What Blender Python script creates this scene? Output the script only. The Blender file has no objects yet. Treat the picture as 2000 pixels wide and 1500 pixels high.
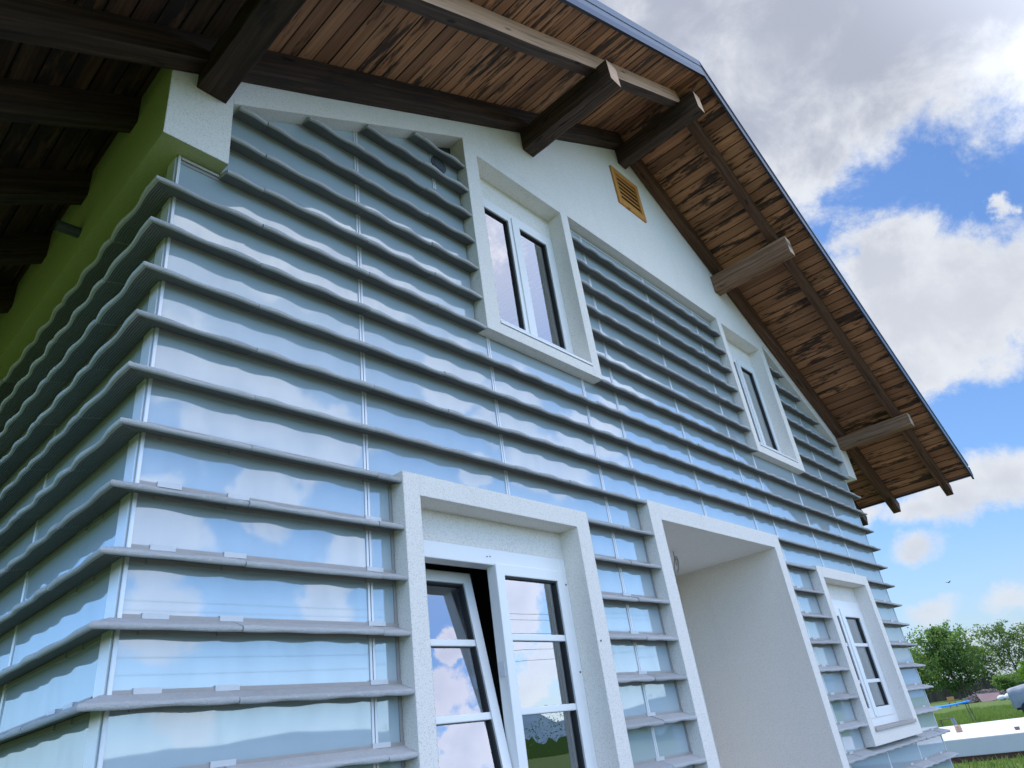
import bpy, math, random
from mathutils import Vector, Matrix, noise as mnoise
random.seed(7)
U = 0.25            # one tile course = 0.25 m
ZG = 16.6           # courses between the ground and the top wrap-around ledge
SC = bpy.context.scene
COL = SC.collection

# ------------------------------------------------------------------ node helpers
class NT:
    def __init__(s, tree): s.t = tree; s.n = tree.nodes; s.l = tree.links
    def new(s, typ, **kw):
        n = s.n.new(typ)
        for k, v in kw.items(): setattr(n, k, v)
        return n
    def put(s, sock, v):
        if isinstance(v, bpy.types.NodeSocket): s.l.new(v, sock)
        elif v is not None:
            if isinstance(v, (tuple, list)) and len(v) == 3 and sock.type == 'RGBA': v = (*v, 1)
            sock.default_value = v
    def math(s, op, a, b=None, c=None, clamp=False):
        n = s.new('ShaderNodeMath', operation=op, use_clamp=clamp)
        s.put(n.inputs[0], a)
        if b is not None: s.put(n.inputs[1], b)
        if c is not None: s.put(n.inputs[2], c)
        return n.outputs[0]
    def vmath(s, op, a, b=None, out=0):
        n = s.new('ShaderNodeVectorMath', operation=op)
        s.put(n.inputs[0], a)
        if b is not None:
            s.put(n.inputs['Scale'] if op == 'SCALE' else n.inputs[1], b)
        return n.outputs[out]
    def mix(s, f, a, b, mode='MIX'):
        n = s.new('ShaderNodeMix', data_type='RGBA', blend_type=mode)
        s.put(n.inputs[0], f); s.put(n.inputs[6], a); s.put(n.inputs[7], b)
        return n.outputs[2]
    def noise(s, vec, scale=5, detail=4, rough=.5, dist=0., dim='3D', out=0):
        n = s.new('ShaderNodeTexNoise', noise_dimensions=dim)
        if vec is not None: s.put(n.inputs['Vector'], vec)
        s.put(n.inputs['Scale'], scale); s.put(n.inputs['Detail'], detail)
        s.put(n.inputs['Roughness'], rough); s.put(n.inputs['Distortion'], dist)
        return n.outputs[out]
    def ramp(s, f, stops, interp='LINEAR'):
        n = s.new('ShaderNodeValToRGB'); r = n.color_ramp; r.interpolation = interp
        while len(r.elements) < len(stops): r.elements.new(.5)
        for e, (p, c) in zip(r.elements, stops):
            e.position = p
            e.color = (c, c, c, 1) if isinstance(c, (int, float)) else (*c, 1)
        s.put(n.inputs[0], f)
        return n.outputs[0]
    def step(s, f, a, b, lo=0., hi=1.):
        n = s.new('ShaderNodeMapRange', interpolation_type='SMOOTHSTEP')
        s.put(n.inputs[0], f); s.put(n.inputs[1], a); s.put(n.inputs[2], b)
        s.put(n.inputs[3], lo); s.put(n.inputs[4], hi)
        return n.outputs[0]
    def mapping(s, vec, scale=(1, 1, 1), loc=(0, 0, 0)):
        n = s.new('ShaderNodeMapping'); s.put(n.inputs[0], vec)
        n.inputs['Scale'].default_value = scale; n.inputs['Location'].default_value = loc
        return n.outputs[0]
    def bump(s, h, strength=.3, dist=.01, normal=None):
        n = s.new('ShaderNodeBump'); s.put(n.inputs['Height'], h)
        n.inputs['Strength'].default_value = strength; n.inputs['Distance'].default_value = dist
        if normal is not None: s.put(n.inputs['Normal'], normal)
        return n.outputs[0]

def mat(name):
    m = bpy.data.materials.new(name); m.use_nodes = True
    m.node_tree.nodes.clear()
    return m, NT(m.node_tree)
def finish(t, shader):
    o = t.new('ShaderNodeOutputMaterial'); t.l.new(shader, o.inputs[0])
def principled(t, color, rough=.6, normal=None, metallic=0., spec=.5):
    p = t.new('ShaderNodeBsdfPrincipled')
    t.put(p.inputs['Base Color'], color); t.put(p.inputs['Roughness'], rough)
    t.put(p.inputs['Metallic'], metallic); t.put(p.inputs['Specular IOR Level'], spec)
    if normal is not None: t.put(p.inputs['Normal'], normal)
    return p.outputs[0]
def objco(t): return t.new('ShaderNodeTexCoord').outputs['Object']
def uvco(t): return t.new('ShaderNodeTexCoord').outputs['UV']

M = {}
# ---- stucco
def stucco(name, base, vary=.10, green=None):
    m, t = mat(name); co = objco(t)
    grain = t.noise(co, 170, 3, .6)
    speck = t.ramp(t.noise(co, 150, 2, .5), [(.34, .62), (.46, 1.)])
    blot = t.noise(co, 1.3, 5, .6)
    c = t.mix(t.math('MULTIPLY', blot, vary * 2), base, tuple(v * .72 for v in base))
    c = t.mix(.6, c, t.mix(1., c, speck, 'MULTIPLY'))
    stain = t.step(t.noise(t.mapping(co, (3, 3, .35)), 1.6, 4, .6), .52, .75)
    c = t.mix(t.math('MULTIPLY', stain, .08), c, tuple(v * x for v, x in zip(base, (.55, .53, .48))))
    bev = t.new('ShaderNodeBevel', samples=3); bev.inputs['Radius'].default_value = .008
    n = t.bump(grain, .55, .006, bev.outputs[0])
    finish(t, principled(t, c, .93, n, spec=.2)); M[name] = m
stucco('stucco', (.865, .815, .74), .06)
stucco('stucco_warm', (.80, .735, .655), .06)
stucco('stucco_smooth', (.82, .79, .74), .03)
stucco('stucco_green', (.47, .50, .24), .2)

# ---- tiles (UV.x = random per tile, UV.y = painted underside shade)
m, t = mat('tile_concrete'); co = objco(t)
sx = t.new('ShaderNodeSeparateXYZ'); t.put(sx.inputs[0], uvco(t))
c = t.ramp(sx.outputs[0], [(0, (.43, .43, .42)), (.45, (.49, .49, .48)), (.85, (.54, .54, .53)), (1, (.38, .385, .38))])
c = t.mix(t.math('MULTIPLY', t.noise(co, 9, 5, .65), .4), c, (.33, .33, .32))
c = t.mix(t.step(t.noise(co, 60, 3, .6), .56, .72, 0, .45), c, (.58, .585, .575))
c = t.mix(sx.outputs[1], c, t.mix(1., c, (.42, .435, .42), 'MULTIPLY'))      # shade of the ribbed underside painted into its colour
n = t.bump(t.math('ADD', t.noise(co, 150, 4, .7), t.noise(co, 45, 3, .6)), .7, .006)
finish(t, principled(t, c, .9, n, spec=.2)); M['tile'] = m

# ---- pale glass panel in front of a light insulating layer
m, t = mat('panel_glass'); co = objco(t)
grime = t.noise(t.mapping(co, (5, 5, 1.2)), 3, 5, .65)
c = t.mix(t.math('MULTIPLY', grime, .7), (.40, .475, .505), (.33, .40, .43))
dif = t.new('ShaderNodeBsdfDiffuse'); t.put(dif.inputs[0], c)
gl = t.new('ShaderNodeBsdfGlossy'); t.put(gl.inputs[0], (.90, .955, 1.)); t.put(gl.inputs['Roughness'], .025)
nb = t.bump(t.noise(co, 1.1, 2, .5), .007, .05); t.put(gl.inputs['Normal'], nb)
fr = t.new('ShaderNodeFresnel'); fr.inputs[0].default_value = 1.55
f = t.math('MULTIPLY_ADD', fr.outputs[0], .75, .125, clamp=True)
f = t.math('MULTIPLY', f, t.step(grime, .35, .8, 1., .82))
mx = t.new('ShaderNodeMixShader'); t.put(mx.inputs[0], f); t.l.new(dif.outputs[0], mx.inputs[1]); t.l.new(gl.outputs[0], mx.inputs[2])
finish(t, mx.outputs[0]); M['panel'] = m

# ---- clear window pane
m, t = mat('window_glass'); co = objco(t)
tr = t.new('ShaderNodeBsdfTransparent'); tr.inputs[0].default_value = (.86, .89, .88, 1)
gl = t.new('ShaderNodeBsdfGlossy'); gl.inputs['Color'].default_value = (.95, .97, 1, 1); gl.inputs['Roughness'].default_value = .0
t.put(gl.inputs['Normal'], t.bump(t.noise(co, .9, 2, .5), .03, .05))
fr = t.new('ShaderNodeFresnel'); fr.inputs[0].default_value = 1.55
f = t.math('MULTIPLY_ADD', fr.outputs[0], 1.2, .26, clamp=True)
mx = t.new('ShaderNodeMixShader'); t.put(mx.inputs[0], f); t.l.new(tr.outputs[0], mx.inputs[1]); t.l.new(gl.outputs[0], mx.inputs[2])
finish(t, mx.outputs[0]); M['glass'] = m

# ---- wood. UV.x along the grain in metres, UV.y across
def wood(name, cols, char, charcol=(.022, .016, .013), expose=None, boards=False, rough=.75):
    m, t = mat(name)
    sp = t.new('ShaderNodeSeparateXYZ'); t.put(sp.inputs[0], uvco(t))
    if boards:   # UV.x = board number + fraction, UV.y along board
        bid = t.math('FLOOR', sp.outputs[0]); fx = t.math('SUBTRACT', sp.outputs[0], bid)
        cx = t.math('MULTIPLY', fx, .138)
        cv = t.new('ShaderNodeCombineXYZ'); t.put(cv.inputs[0], t.math('ADD', sp.outputs[1], t.math('MULTIPLY', bid, 3.71)))
        t.put(cv.inputs[1], cx); t.put(cv.inputs[2], t.math('MULTIPLY', bid, 1.93)); vec = cv.outputs[0]
        wn = t.new('ShaderNodeTexWhiteNoise', noise_dimensions='1D'); t.put(wn.inputs['W'], bid); rnd = wn.outputs[0]
    else:
        vec = uvco(t); rnd = None
    dist = t.vmath('ADD', vec, t.vmath('SCALE', t.vmath('SUBTRACT', t.noise(vec, 2.2, 2, .5, out=1), (.5, .5, .5)), .045))
    grain = t.noise(t.mapping(dist, (1.1, 34, 9)), 1, 6, .62)
    fine = t.noise(t.mapping(vec, (4, 110, 60)), 1, 3, .6)
    c = t.ramp(grain, [(.30, cols[0]), (.48, cols[1]), (.66, cols[2])])
    c = t.mix(t.math('MULTIPLY', fine, .45), c, cols[0])
    if boards:
        ed = t.math('ABSOLUTE', t.math('SUBTRACT', fx, .5))
        c = t.mix(t.step(ed, .40, .49, 0, .92), c, tuple(v * .12 for v in cols[0]))
    if rnd is not None:
        c = t.mix(1., c, t.ramp(rnd, [(0, (.58, .53, .50)), (.5, (1, .97, .93)), (1, (1.34, 1.24, 1.12))]), 'MULTIPLY')
    # knots
    vo = t.new('ShaderNodeTexVoronoi', feature='F1'); t.put(vo.inputs['Vector'], t.mapping(dist, (2.6, 10, 6))); vo.inputs['Scale'].default_value = 1.
    kn = t.step(vo.outputs['Distance'], .07, .17, 1., 0.)
    c = t.mix(t.math('MULTIPLY', kn, .8), c, tuple(v * .25 for v in cols[0]))
    # scorched patches, long along the grain
    n1 = t.noise(t.mapping(dist, (1.5, 7.5, 7)), 1, 6, .70)
    if rnd is not None: n1 = t.math('ADD', n1, t.math('MULTIPLY', t.math('SUBTRACT', rnd, .5), .13))
    ch = t.step(n1, char, char + .10)
    ch = t.math('MULTIPLY', ch, t.step(grain, .22, .55, .75, 1.))
    c = t.mix(t.math('MULTIPLY', ch, .93), c, charcol)
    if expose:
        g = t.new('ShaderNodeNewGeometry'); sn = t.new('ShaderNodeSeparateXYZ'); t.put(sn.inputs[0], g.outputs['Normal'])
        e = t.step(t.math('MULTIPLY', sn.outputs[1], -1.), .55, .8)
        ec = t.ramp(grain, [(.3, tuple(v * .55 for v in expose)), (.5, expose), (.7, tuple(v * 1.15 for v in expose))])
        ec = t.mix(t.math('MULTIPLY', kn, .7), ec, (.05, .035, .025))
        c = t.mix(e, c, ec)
    h = t.math('ADD', grain, t.math('MULTIPLY', kn, .5))
    finish(t, principled(t, c, rough, t.bump(h, .5, .006), spec=.25)); M[name] = m
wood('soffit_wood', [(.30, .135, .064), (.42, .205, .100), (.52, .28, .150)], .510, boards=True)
wood('soffit_shaded', [(.04, .018, .010), (.09, .047, .026), (.14, .08, .046)], .47, boards=True)  # same boards with the side eave's shade put into the colours
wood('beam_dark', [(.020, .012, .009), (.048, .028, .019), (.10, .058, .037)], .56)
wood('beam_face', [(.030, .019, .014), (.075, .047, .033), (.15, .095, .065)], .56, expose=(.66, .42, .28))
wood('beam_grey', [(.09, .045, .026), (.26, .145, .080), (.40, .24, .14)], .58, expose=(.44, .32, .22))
wood('beam_mid', [(.045, .021, .012), (.115, .055, .029), (.21, .11, .06)], .56)
wood('vent_wood', [(.42, .165, .035), (.64, .275, .06), (.74, .37, .10)], .80, rough=.5)
wood('chair_wood', [(.30, .14, .04), (.48, .24, .07), (.6, .33, .12)], .85, rough=.5)

def simple(name, col, rough=.5, metallic=0., var=.15, scale=6, bump=0., spec=.5):
    m, t = mat(name); co = objco(t)
    n = t.noise(co, scale, 5, .6)
    c = t.mix(t.math('MULTIPLY', n, var * 2), col, tuple(v * .6 for v in col))
    nm = t.bump(t.noise(co, scale * 6, 4, .6), bump, .01) if bump else None
    finish(t, principled(t, c, rough, nm, metallic, spec)); M[name] = m
simple('pvc', (.84, .845, .83), .32, var=.04)
simple('blind', (.80, .75, .66), .9, var=.1)
simple('pvc_seal', (.02, .021, .022), .6)
simple('alu', (.74, .75, .76), .42, .35, .12, 9)
simple('rail_metal', (.40, .37, .35), .55, .3, .3, 12)
simple('clip', (.60, .61, .62), .45, .2, .2, 25)
simple('dark_gap', (.035, .037, .036), .9)
simple('interior', (.26, .25, .23), .9)
simple('trim_dark', (.028, .036, .046), .38, .4, .2, 3)
simple('trim_light', (.15, .175, .21), .5, .3, .25, 2)
simple('roof_sheet', (.06, .068, .078), .45, .4, .2, 2)
simple('cable', (.34, .33, .31), .6)
simple('pipe_grey', (.05, .06, .065), .6)
simple('pipe_pvc', (.13, .17, .20), .5)
simple('clay', (.50, .33, .22), .85, var=.4, scale=20)
simple('concrete_white', (.66, .625, .575), .85, var=.12, scale=3, bump=.2)
simple('concrete_face', (.70, .70, .69), .9, var=.12, scale=2, bump=.15)
simple('base_red', (.13, .045, .035), .9, var=.3)
simple('debris', (.20, .17, .15), .9, var=.5, scale=15)
simple('table_blue', (.015, .26, .72), .35, var=.15)
simple('leg_metal', (.13, .09, .07), .7, .2, .4, 12)
simple('tarp', (.34, .34, .345), .55, var=.5, scale=2.5, bump=.3)
simple('rubber', (.018, .018, .02), .8)
simple('rim', (.35, .36, .38), .4, .6)
simple('brown_sheet', (.20, .125, .12), .7, var=.3, scale=2, bump=.2)
simple('branch_pile', (.25, .20, .165), .95, var=.7, scale=5)
simple('sack', (.70, .70, .68), .8, var=.25, scale=5)
simple('bark', (.10, .075, .055), .95, var=.5, scale=14, bump=.5)
simple('fence_wood', (.085, .065, .052), .95, var=.8, scale=2.5)
simple('bird', (.03, .03, .032), .8)
simple('wire', (.03, .03, .03), .6)
simple('far_wood', (.045, .075, .04), .95, var=.6, scale=.3)
simple('sill_stone', (.46, .415, .375), .75, var=.25, scale=18)

def leafmat(name, a, b, c3):
    m, t = mat(name)
    sp = t.new('ShaderNodeSeparateXYZ'); t.put(sp.inputs[0], uvco(t))
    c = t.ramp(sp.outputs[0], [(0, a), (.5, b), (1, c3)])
    d = t.new('ShaderNodeBsdfDiffuse'); t.put(d.inputs[0], c)
    tl = t.new('ShaderNodeBsdfTranslucent'); t.put(tl.inputs[0], t.mix(.5, c, (.22, .36, .04)))
    mx = t.new('ShaderNodeMixShader'); mx.inputs[0].default_value = .5
    t.l.new(d.outputs[0], mx.inputs[1]); t.l.new(tl.outputs[0], mx.inputs[2])
    finish(t, mx.outputs[0]); M[name] = m
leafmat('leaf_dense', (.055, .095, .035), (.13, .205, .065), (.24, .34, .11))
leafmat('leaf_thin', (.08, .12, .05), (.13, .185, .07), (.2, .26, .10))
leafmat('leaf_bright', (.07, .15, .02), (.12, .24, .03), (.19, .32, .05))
leafmat('grass_blade', (.07, .12, .03), (.14, .20, .055), (.24, .28, .10))

m, t = mat('ground'); co = objco(t)
n1 = t.noise(co, .12, 6, .62); n2 = t.noise(co, 2.5, 6, .7)
c = t.ramp(n2, [(.3, (.05, .085, .02)), (.5, (.10, .15, .035)), (.7, (.16, .20, .065))])
c = t.mix(t.step(n1, .5, .72, 0, .45), c, (.17, .18, .07))
finish(t, principled(t, c, .95, t.bump(n2, .8, .12), spec=.1)); M['ground'] = m
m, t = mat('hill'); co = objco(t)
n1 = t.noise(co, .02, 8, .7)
c = t.ramp(n1, [(.35, (.15, .23, .30)), (.6, (.21, .30, .37)), (.75, (.28, .36, .40))])  # blue aerial haze mixed into the slope colours
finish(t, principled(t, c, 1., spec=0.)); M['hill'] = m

# ------------------------------------------------------------------ mesh helper
class MB:
    """collects polygons; unit='u' takes tile-course units, 'm' metres (world or local)"""
    def __init__(s, unit='u'): s.v = []; s.f = []; s.uv = []; s.u = unit
    def pt(s, p):
        if s.u == 'u': return (p[0] * U, p[1] * U, (p[2] + ZG) * U)
        return tuple(p)
    def poly(s, pts, uv=None):
        i = len(s.v); s.v += [s.pt(p) for p in pts]
        s.f.append(tuple(range(i, i + len(pts)))); s.uv.append(uv or [(0., 0.)] * len(pts))
    def box(s, x0, x1, y0, y1, z0, z1, skip=''):
        a = [(x, y, z) for z in (z0, z1) for y in (y0, y1) for x in (x0, x1)]
        F = {'b': (0, 2, 3, 1), 't': (4, 5, 7, 6), 'f': (0, 1, 5, 4), 'k': (2, 6, 7, 3), 'l': (0, 4, 6, 2), 'r': (1, 3, 7, 5)}
        for k, q in F.items():
            if k in skip: continue
            pts = [a[j] for j in q]
            L = max(range(3), key=lambda d: (x1 - x0, y1 - y0, z1 - z0)[d]); o = [d for d in range(3) if d != L]
            s.poly(pts, [(p[L] * U if s.u == 'u' else p[L], (p[o[0]] * .7 + p[o[1]] + 7 * x0) * (U if s.u == 'u' else 1)) for p in pts])
    def prism(s, pl, y0, y1):
        """convex polygon in x,z (counter-clockwise seen from -y) pushed from y0 to y1"""
        n = len(pl)
        s.poly([(x, y0, z) for x, z in pl]); s.poly([(x, y1, z) for x, z in reversed(pl)])
        for i in range(n):
            a, b = pl[i], pl[(i + 1) % n]
            s.poly([(a[0], y1, a[1]), (b[0], y1, b[1]), (b[0], y0, b[1]), (a[0], y0, a[1])])
    def beam(s, p0, p1, w, h, up=(0, 0, 1), jit=0., seg=1, rnd=None):
        """square timber; p0,p1 = middle of its bottom face"""
        p0, p1 = Vector(p0), Vector(p1); d = (p1 - p0); Ln = d.length; d.normalize()
        side = d.cross(Vector(up)).normalized(); upv = side.cross(d)
        off = random.uniform(0, 50); rings = []
        for k in range(seg + 1):
            c = p0 + d * (Ln * k / seg); j = lambda: random.uniform(-jit, jit)
            ww = w / 2
            rings.append([c - side * (ww + j()) + upv * j(), c + side * (ww + j()) + upv * j(), c + side * (ww + j()) + upv * h, c - side * (ww + j()) + upv * h])
        sc = U if s.u == 'u' else 1
        acr = [0, w, w + h, 2 * w + h, 2 * w + 2 * h]
        for k in range(seg):
            for q in range(4):
                r = (q + 1) % 4
                pts = [rings[k][q], rings[k + 1][q], rings[k + 1][r], rings[k][r]]
                u0, u1 = Ln * k / seg * sc + off, Ln * (k + 1) / seg * sc + off
                v0, v1 = acr[q] * sc + off, acr[q + 1] * sc + off
                s.poly(pts[::-1], [(u0, v0), (u1, v0), (u1, v1), (u0, v1)][::-1])
        e = lambda r: [((q[0] + q[2]) * .0 + off, (q[2]) * .3 * sc + off) for q in r]
        s.poly(rings[0], e(rings[0])); s.poly(rings[-1][::-1], e(rings[-1])[::-1])
    def tube(s, path, rad, n=8, cap=True):
        path = [Vector(p) for p in path]; R = rad if isinstance(rad, (list, tuple)) else [rad] * len(path)
        rings = []
        for i, p in enumerate(path):
            d = (path[min(i + 1, len(path) - 1)] - path[max(i - 1, 0)])
            d = d.normalized() if d.length > 1e-9 else Vector((0, 0, 1))
            a = d.cross(Vector((0, 0, 1)) if abs(d.z) < .95 else Vector((1, 0, 0))).normalized(); b = d.cross(a)
            rings.append([p + (a * math.cos(2 * math.pi * k / n) + b * math.sin(2 * math.pi * k / n)) * R[i] for k in range(n)])
        for i in range(len(path) - 1):
            for k in range(n):
                s.poly([rings[i][k], rings[i][(k + 1) % n], rings[i + 1][(k + 1) % n], rings[i + 1][k]], [(0, 0), (0, 1), (1, 1), (1, 0)])
        if cap: s.poly(rings[0][::-1]); s.poly(rings[-1])
    def build(s, name, m, parent=None, smooth=False, bevel=0., merge=False, loc=None):
        me = bpy.data.meshes.new(name); me.from_pydata(s.v, [], s.f)
        ul = me.uv_layers.new(name='UVMap')
        flat = [c for f in s.uv for p in f for c in p]
        ul.data.foreach_set('uv', flat)
        me.materials.append(M[m])
        if merge or bevel:
            import bmesh
            bm = bmesh.new(); bm.from_mesh(me); bmesh.ops.remove_doubles(bm, verts=bm.verts, dist=1e-5)
            bmesh.ops.recalc_face_normals(bm, faces=bm.faces)
            if bevel: bmesh.ops.bevel(bm, geom=[e for e in bm.edges if e.is_manifold and e.calc_face_angle(0) > .5], offset=bevel, segments=2, affect='EDGES', profile=.6)
            bm.to_mesh(me); bm.free()
        if smooth: me.polygons.foreach_set('use_smooth', [True] * len(me.polygons))
        o = bpy.data.objects.new(name, me); COL.objects.link(o)
        if loc is not None: o.location = loc
        if parent is not None: o.parent = parent
        return o

def tag(o, label=None, cat=None, group=None, kind=None):
    for k, v in (('label', label), ('category', cat), ('group', group), ('kind', kind)):
        if v: o[k] = v
    return o
def empty(name, loc=(0, 0, 0), rz=0., parent=None):
    o = bpy.data.objects.new(name, None); COL.objects.link(o); o.location = loc; o.rotation_euler = (0, 0, rz)
    o.empty_display_size = .2
    if parent: o.parent = parent
    return o

# ------------------------------------------------------------------ camera (solved from the photograph)
CF = 1351.99 / 2000 * 36
R_ = ((0.67948176, -0.72228909, -0.12885262), (0.26449312, 0.40495674, -0.87524478), (0.6843595, 0.56063223, 0.46620122))
CP = (-3.776, -10.863, -10.216)
cd = bpy.data.cameras.new('camera'); cam = bpy.data.objects.new('camera', cd); COL.objects.link(cam)
cd.sensor_width = 36; cd.lens = CF; cd.clip_start = .05; cd.clip_end = 20000
mw = Matrix(((R_[0][0], -R_[1][0], -R_[2][0]), (R_[0][1], -R_[1][1], -R_[2][1]), (R_[0][2], -R_[1][2], -R_[2][2]))).to_4x4()
mw.translation = (CP[0] * U, CP[1] * U, (CP[2] + ZG) * U); cam.matrix_world = mw
SC.camera = cam
def shown_area(pts):
    """rough projected area of a polygon, used only to rank repeats by the size they show"""
    pr = []
    for p in pts:
        d = [p[i] - CP[i] for i in range(3)]; q = [sum(R_[r][i] * d[i] for i in range(3)) for r in range(3)]
        if q[2] < .3: return 0
        pr.append((min(max(q[0] / q[2], -.75), .75), min(max(q[1] / q[2], -.56), .56)))
    return abs(sum(pr[i][0] * pr[(i + 1) % len(pr)][1] - pr[(i + 1) % len(pr)][0] * pr[i][1] for i in range(len(pr)))) / 2

# ================================================================== THE HOUSE
W = 38.5; XM = 19.26; SL = .573
def zr(x, K): return K - SL * abs(x - XM)
house = empty('house')
tag(house, 'gabled house clad in pale glass panels and wavy grey tile ledges under scorched timber eaves', 'house')
def hp(mb, name, m, **k): return mb.build(name, m, house, **k)
UP1 = (8.2, 13.48, -.05, 7.25); UP1i = (8.78, 13.05, .30, 6.8)
UP2 = (25.02, 30.3, -.05, 7.25); UP2i = (25.45, 29.72, .30, 6.8)
FR = (4.93, 11.2, -11.8, -4.83); FRi = (5.37, 10.66, -11.3, -5.3)
W3 = (27.35, 33.9, -11.8, -4.87); W3i = (27.88, 33.3, -11.3, -5.33)
EN = (14.5, 24.1, -16.7, -3.95); ENi = (15.13, 23.5, -16.45, -4.5)

# ---- walls behind the cladding, cut round the openings
openings = [UP1i, UP2i, FRi, W3i, ENi]
xs = sorted({0.05, 37.95, *[v for o in openings for v in o[:2]]}); zs = sorted({-16.6, 7.3, *[v for o in openings for v in o[2:]]})
wb = MB()
for i in range(len(xs) - 1):
    for j in range(len(zs) - 1):
        cx, cz = (xs[i] + xs[i + 1]) / 2, (zs[j] + zs[j + 1]) / 2
        if any(o[0] < cx < o[1] and o[2] < cz < o[3] for o in openings): continue
        wb.poly([(xs[i], .09, zs[j]), (xs[i + 1], .09, zs[j]), (xs[i + 1], .09, zs[j + 1]), (xs[i], .09, zs[j + 1])])
        wb.poly([(xs[i], .8, zs[j + 1]), (xs[i + 1], .8, zs[j + 1]), (xs[i + 1], .8, zs[j]), (xs[i], .8, zs[j])])
hp(wb, 'wall', 'dark_gap')
wl = MB(); wl.box(.09, .8, .1, 46, -16.6, 3.6); hp(wl, 'wall', 'dark_gap')
wl = MB(); wl.box(W - 1.2, 37.9, .1, 46, -16.6, 3.6); hp(wl, 'wall', 'dark_gap')
wl = MB(); wl.box(.8, W - .8, 45.2, 46, -16.6, 3.6); hp(wl, 'wall', 'dark_gap')
ib = MB(); ib.box(.85, W - .85, 7.0, 7.4, -16.5, 7); ib.box(.85, W - .85, .9, 7., -3.3, -2.9); ib.box(14.2, 14.6, .9, 7, -16.4, -3.4); ib.box(24., 24.5, .9, 7, -16.4, -3.4)
hp(ib, 'partition', 'interior')

# ---- gable stucco
KT = 15.06; Y0, Y1 = -.5, .3
g = MB()
def gcol(pl): g.prism(pl, Y0, Y1)
def mir(pl): return [(2 * XM - x, z) for x, z in reversed(pl)]
B_ = [(.81, 2.94), (8.2, 7.2), (8.2, zr(8.2, KT)), (.81, zr(.81, KT))]
C_ = [(8.2, 7.25), (13.48, 7.25), (13.48, zr(13.48, KT)), (8.2, zr(8.2, KT))]
A_ = [(-.5, 1.13), (.81, 1.13), (.81, zr(.81, KT)), (-.5, zr(-.5, KT))]
for pl in (B_, C_): gcol(pl); gcol(mir(pl))
g.prism(A_, Y0, Y0 + .012); gcol(mir(A_))
gcol([(13.48, 6.9), (2 * XM - 13.48, 6.9), (2 * XM - 13.48, zr(13.48, KT)), (XM, KT), (13.48, zr(13.48, KT))])
hp(g, 'gable_render', 'stucco')
cn = MB(); cn.box(-.5, .808, Y0 + .012, .3, 1.13, 4.3, 'fk'); cn.box(-.5, .4, .3, 46, 1.13, 3.72, 'f'); tag(hp(cn, 'cornice', 'stucco_green'), 'lime green rendered cornice along the side wall')
cn = MB(); cn.box(W - .4, W + .52, Y1, 46, 1.13, 3.72); hp(cn, 'cornice', 'stucco')

# ---- raised surrounds
def surround(o, i, mtl, top=True):
    s = MB(); a, b, c, d = o; e, f, g0, h = i
    s.box(a, e, Y0, .3, c, d); s.box(f, b, Y0, .3, c, d)
    s.box(e, f, Y0, .3, h, d, 'lr')
    if g0 > c + .2: s.box(e, f, Y0, .3, c, g0, 'lr')
    return hp(s, 'window_surround', mtl)
surround(UP1, UP1i, 'stucco'); surround(UP2, UP2i, 'stucco')
surround(FR, FRi, 'stucco'); surround(W3, W3i, 'stucco')
en = surround(EN, ENi, 'stucco'); en.name = 'entrance_surround'
# entrance recess
p = MB(); a, b, c, d = ENi
p.poly([(b - .012, Y0 + .004, c), (b - .012, Y0 + .004, d - .004), (b - .012, 4.03, d - .004), (b - .012, 4.03, c)]); p.poly([(a + .012, Y0 + .004, d - .004), (a + .012, Y0 + .004, c), (a + .012, 4.03, c), (a + .012, 4.03, d - .004)])
p.poly([(a, 4.03, c), (b, 4.03, c), (b, 4.03, d), (a, 4.03, d)])
p.poly([(a, .3, -16.4), (b, .3, -16.4), (b, 4.03, -16.4), (a, 4.03, -16.4)])
hp(p, 'porch_wall', 'stucco_warm')
p = MB(); p.poly([(a, Y0 + .004, d - .012), (a, 4.03, d - .012), (b, 4.03, d - .012), (b, Y0 + .004, d - .012)]); hp(p, 'porch_ceiling', 'stucco_smooth')
# loose cable end hanging from the porch ceiling
cb = MB(); cx, cy = 19.24, 1.6
pts = [(cx, cy, -4.5), (cx + .02, cy, -4.75)]
for k in range(15):
    a_ = math.pi * (.5 + 1.75 * k / 14); pts.append((cx + .05 + .22 * math.cos(a_ + 2.6) * (1 + .08 * k / 14), cy + .12 * math.sin(a_ * .7), -5.0 + .26 * math.sin(a_ + 2.6) * (1 + .1 * k / 14)))
cb.tube(pts, .022, 6)
pts2 = [(p_[0] + .05 + .02 * (i % 3), p_[1] + .06, p_[2] - .06) for i, p_ in enumerate(pts[2:12])]
cb.tube(pts2, .018, 6); hp(cb, 'light_cable', 'cable', smooth=True)
# door at the back of the recess
dr = MB(); dr.box(16.2, 20.2, 3.9, 4.0, -16.3, -7.8); do = hp(dr, 'door', 'pvc', bevel=.01)
dh = MB(); dh.tube([(19.8, 3.75, -12.2), (19.8, 3.75, -12.9)], .06); dh.build('handle', 'alu', do)

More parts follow.
